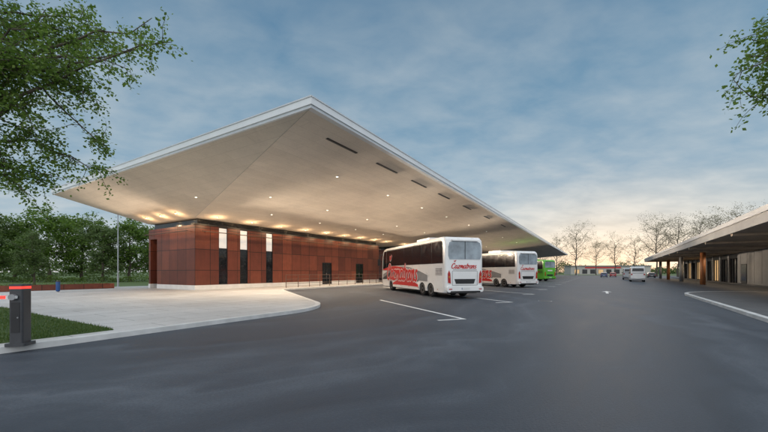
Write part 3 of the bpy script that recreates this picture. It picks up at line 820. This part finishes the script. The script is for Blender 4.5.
GR = 'thinly leaved trees at the end of the road and behind the station'
rt = [('s2',556,165,20,'thin tree nearest the far end of the big roof',1),('s1',576,170,25,'tall thin tree just right of the roof end',1),('s3',596,190,19,'thin tree over the far end of the road',1),
      ('s1',615,160,18.5,'spreading thin tree above the vans',1),('s2',634,140,17,'slim thin tree left of the station canopy tip',1),('s3',657,118,20,'large thin tree behind the canopy tip',1),
      ('s1',678,112,19.5,'thin tree behind the middle of the canopy',1),('s2',699,108,20,'slim bare tree above the rust columns',1),('s3',722,104,19.5,'broad thin tree behind the station roof',1),
      ('s1',743,100,20.5,'thin tree second from the right above the station roof',1),('s2',766,96,21,'rightmost thin tree above the station roof',1),('s3',540,200,18,'thin tree mostly hidden behind the green coach',1)]
for i,(k,px,Y,h,lb,w) in enumerate(rt): put_tree(k, at(px,Y,-.05), h, i*1.7+.4, lb, GR, w)

# hedge and far wood
def leafy_mass(pts_fn, n, ls, seed):
    r = random.Random(seed); m = MB()
    for _ in range(n): leaf(m, r, Vector(pts_fn(r)), ls*r.uniform(.7,1.4), .7)
    return m
def hedge_pts(r):
    x = r.uniform(0,44); y = r.uniform(-.8,.8); hh = .85+.2*math.sin(x*.9)+.15*math.sin(x*2.3+1)
    return (x, y, max(.02,r.random()**.6*hh))
hd = empty('hedge', at(-60,54,-.03), R(4), 'long low green hedge under the trees on the left', 'hedge')
leafy_mass(hedge_pts,7000,.2,5).build('foliage','leafB',hd,fix=False)
m = MB()
for k in range(15): m.tube([(1.5+3*k,0,-.02),(1.5+3*k,.05,.6)],[.04,.02],5)
m.build('stems','bark',hd)
def wood_pts(r):
    x = r.uniform(-150,190); hh = 6.5+2.4*math.sin(x*.11)+1.8*math.sin(x*.37+2)+r.uniform(-1,1)
    return (x+140, 300+r.uniform(-6,6), r.random()**.7*hh)
o = leafy_mass(wood_pts,22000,1.0,8).build('distant_wood','leafD',fix=False)
tag(o,'low dark line of far-off trees along the horizon','wood',kind='stuff')
def woodL(r):
    x = r.uniform(-330,-60); hh = 6+1.8*math.sin(x*.11)+1.2*math.sin(x*.37+2)+r.uniform(-1,1)
    return (x, 150+r.uniform(-6,6), r.random()**.7*hh)
o = leafy_mass(woodL,14000,.9,9).build('distant_wood','leafD',fix=False)
tag(o,'far-off trees closing the view behind the left hand lawn','wood',kind='stuff')
# low building at the road's end
H = empty('shop_building', at(610,210,-.03), R(-10), 'low pale shop with red lit fascia at the far end of the road', 'building')
MB().box(-22,22,0,12,0,5).build('wall','pale',H)
MB().box(-22.4,22.4,-.4,12.4,5,5.6).build('roof','roofing',H)
MB().box(-14,6,-.15,-.02,3.9,4.7).build('lit_fascia','red',H)
for k in range(9):
    w = MB().box(-20+4.5*k,-17.2+4.5*k,-.06,.02,.6,3.2).build('window','frame',H)
    MB().box(-19.9+4.5*k,-17.3+4.5*k,-.09,-.062,.7,3.1).build('pane','warm' if k%3 == 0 else 'glass',w)

# near trees whose branches hang into the frame
def near_tree(name, base, top, targets, seed, label, r0, twigs, lpt, extra):
    rng = random.Random(seed); tr = MB(); lv = MB(); base = Vector(base); top = Vector(top)
    tp = wander(rng, (0,0,-.1), top-base, 8, .02)
    tr.tube(tp, [r0*(1.3 if i == 0 else 1)*(1-.75*i/8) for i in range(9)], 12)
    for ti, tg in enumerate(targets+extra):
        tg = Vector(tg)-base
        i = min(8, 4+ti%5); st = tp[i]
        L = (tg-st).length
        pts = wander(rng, st, tg, 9, .03, .07)
        rr = r0*.2*min(1,L/6)
        tr.tube(pts, [rr*(1-.93*j/9)+.004 for j in range(10)], 7)
        for q in range(twigs):
            f = .25+.75*rng.random()**.7; idx = f*9; j = min(8,int(idx)); s0 = pts[j].lerp(pts[j+1], idx-j)
            d = Vector((rng.gauss(0,1),rng.gauss(0,1),rng.gauss(-.1,.75))).normalized()
            ln = rng.uniform(.35,1.25)*(1.2-.5*f)
            e = s0+d*ln; e.z -= .12*ln
            tw = wander(rng, s0, e, 4, .07, .05)
            tr.tube(tw, [.010,.008,.006,.004,.003], 4)
            for sgi in range(lpt):
                k = rng.random()**.6*4; a = min(3,int(k)); p = tw[a].lerp(tw[a+1], k-a)
                p = p+Vector((rng.gauss(0,.09),rng.gauss(0,.09),rng.gauss(-.02,.09)))
                leaf(lv, rng, p, rng.uniform(.065,.12), .66, .25)
    t = empty(name, base, 0, label, 'tree')
    tr.build('trunk','bark',t,True,fix=False); lv.build('crown','leafA',t,fix=False)
def pxw(px, py, Y): return Vector(((px-384)/F*Y, Y, 1.6-(py-272)/F*Y))
tl = [pxw(*a) for a in [(172,42,9.6),(152,18,10),(130,70,9.2),(96,100,9.8),(108,148,10.6),(62,178,10.4),(20,186,9.6),(62,58,8.8),(30,118,9.2),(88,22,10),(22,40,9),(116,172,10.8),(45,140,10),(112,40,10.4),(8,80,8.6),(45,10,9.4),(142,48,10.2),(5,160,9.8),(78,75,9.6),(60,30,9.8),(30,80,10)]]
ex = [Vector((-15,12,9)),Vector((-16,8,8)),Vector((-12,5.5,8.5)),Vector((-11,13,10)),Vector((-13,9,12)),Vector((-9,8,11)),Vector((-17,10,10))]
near_tree('broadleaf_tree', (-13.2,9.2,.14), (-12.4,9.4,8.4), tl, 7, 'large leafy tree on the lawn whose branches hang over the left of the roof', .34, 28, 33, ex)
trr = [pxw(*a) for a in [(738,86,8.2),(748,56,8.4),(759,32,8.2),(763,98,8.6),(777,12,8),(768,68,8.4),(752,40,8.8),(776,104,8.3),(736,74,8),(764,54,8)]]
exr = [Vector((13,10,8)),Vector((15,8,8)),Vector((12,6,9)),Vector((14,9,10.5)),Vector((16,6,9)),Vector((11.5,8,11))]
near_tree('broadleaf_tree', (13.6,7.6,.12), (13.2,7.8,7.8), trr, 17, 'leafy tree on the right pavement with twigs hanging in from the top right', .28, 25, 29, exr)

# manhole cover
def manhole(p, label):
    t = empty('manhole_cover', p, 0, label, 'manhole cover', None)
    MB().lathe([(.36,.001),(.36,.008),(.31,.008)], n=28).build('frame_ring','steel',t)
    MB().lathe([(.305,.001),(.305,.012)], n=28).build('cover','blackp',t)
manhole(at(545,19,0), 'round iron manhole cover on the road in front of the second coach')

# ------------------------------------------------------------------ camera, sky, sun
cam = bpy.data.cameras.new('camera'); co_ = bpy.data.objects.new('camera', cam); COL.objects.link(co_)
co_.location = (0,0,1.6); co_.rotation_euler = (R(90),0,0)
cam.sensor_width = 36; cam.lens = F/768*36; cam.shift_y = 56/768; cam.clip_end = 6000; cam.clip_start = .05
sc.camera = co_

w = bpy.data.worlds.new('World'); sc.world = w; w.use_nodes = True
nt = w.node_tree; nt.nodes.clear()
out = nt.nodes.new('ShaderNodeOutputWorld')
sky = nt.nodes.new('ShaderNodeTexSky'); sky.sky_type = 'NISHITA'; sky.sun_disc = False
sky.sun_elevation = R(3); sky.sun_rotation = R(32); sky.dust_density = .3
bg1 = nt.nodes.new('ShaderNodeBackground'); bg1.inputs['Strength'].default_value = .016; lk(nt, sky.outputs[0], bg1.inputs['Color'])
tc = nt.nodes.new('ShaderNodeTexCoord'); sp = nt.nodes.new('ShaderNodeSeparateXYZ'); lk(nt, tc.outputs['Generated'], sp.inputs[0])
z = math_n(nt,'MAXIMUM',sp.outputs[2],0.0)
den = math_n(nt,'ADD',z,.20)
cb = nt.nodes.new('ShaderNodeCombineXYZ')
lk(nt, math_n(nt,'DIVIDE',sp.outputs[0],den), cb.inputs[0]); lk(nt, math_n(nt,'DIVIDE',sp.outputs[1],den), cb.inputs[1])
mp = nd(nt,'ShaderNodeMapping'); lk(nt, cb.outputs[0], mp.inputs['Vector']); mp.inputs['Rotation'].default_value = (0,0,R(-28)); mp.inputs['Scale'].default_value = (1,1.35,1); mp.inputs['Location'].default_value = (3.1,1.7,0)
n1 = noise_tex(nt, mp.outputs[0], 4.4, 6, .55, .2); n2 = noise_tex(nt, mp.outputs[0], 1.2, 4, .55, .3)
cl = math_n(nt,'ADD',math_n(nt,'MULTIPLY',n1,.5),math_n(nt,'MULTIPLY',n2,.5))
base = ramp(nt, z, [(0,(.49,.56,.61)),(.1,(.345,.465,.56)),(.25,(.22,.36,.49)),(.45,(.148,.28,.41)),(.62,(.10,.21,.34)),(.76,(.5,.6,.7)),(1,(1.3,1.4,1.5))])  # stops towards the zenith, out of frame, brightened to lift the ambient light
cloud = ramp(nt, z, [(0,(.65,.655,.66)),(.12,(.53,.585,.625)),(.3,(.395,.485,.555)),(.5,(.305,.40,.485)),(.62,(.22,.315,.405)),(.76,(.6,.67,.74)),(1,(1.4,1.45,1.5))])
cm = ramp(nt, cl, [(.36,(0,)*3),(.49,(.42,)*3),(.64,(.95,)*3)])
c = mixc(nt, cm, base, cloud)
dt = nd(nt,'ShaderNodeVectorMath',operation='DOT_PRODUCT'); lk(nt, tc.outputs['Generated'], dt.inputs[0])
gd = Vector((math.sin(R(33)),math.cos(R(33)),.03)).normalized(); dt.inputs[1].default_value = gd
gl = math_n(nt,'POWER',math_n(nt,'MAXIMUM',dt.outputs['Value'],0.0),16)
zf = math_n(nt,'SUBTRACT',1.0,math_n(nt,'MULTIPLY',z,4.2),True)
gf = math_n(nt,'MULTIPLY',math_n(nt,'MULTIPLY',gl,zf),.95)
warmc = ramp(nt, cl, [(.40,(.90,.77,.62)),(.6,(1.12,1.0,.83))])
c = mixc(nt, gf, c, warmc)
# sky behind the viewer: extra brightness added to lift the ambient light
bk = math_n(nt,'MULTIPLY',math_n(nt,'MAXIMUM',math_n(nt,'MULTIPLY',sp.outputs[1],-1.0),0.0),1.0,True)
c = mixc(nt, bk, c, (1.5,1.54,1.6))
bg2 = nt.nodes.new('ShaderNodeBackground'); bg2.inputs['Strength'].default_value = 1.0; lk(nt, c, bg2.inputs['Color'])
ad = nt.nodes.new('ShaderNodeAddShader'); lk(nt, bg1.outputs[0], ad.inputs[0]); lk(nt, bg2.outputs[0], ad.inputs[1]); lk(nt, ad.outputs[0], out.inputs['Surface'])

sl = bpy.data.lights.new('sun','SUN'); sl.energy = .3; sl.angle = R(15); sl.color = (1,.82,.66)
so = bpy.data.objects.new('sun', sl); COL.objects.link(so)
d = -Vector((math.sin(R(32))*math.cos(R(5)), math.cos(R(32))*math.cos(R(5)), math.sin(R(5))))
so.rotation_euler = d.to_track_quat('-Z','Y').to_euler()
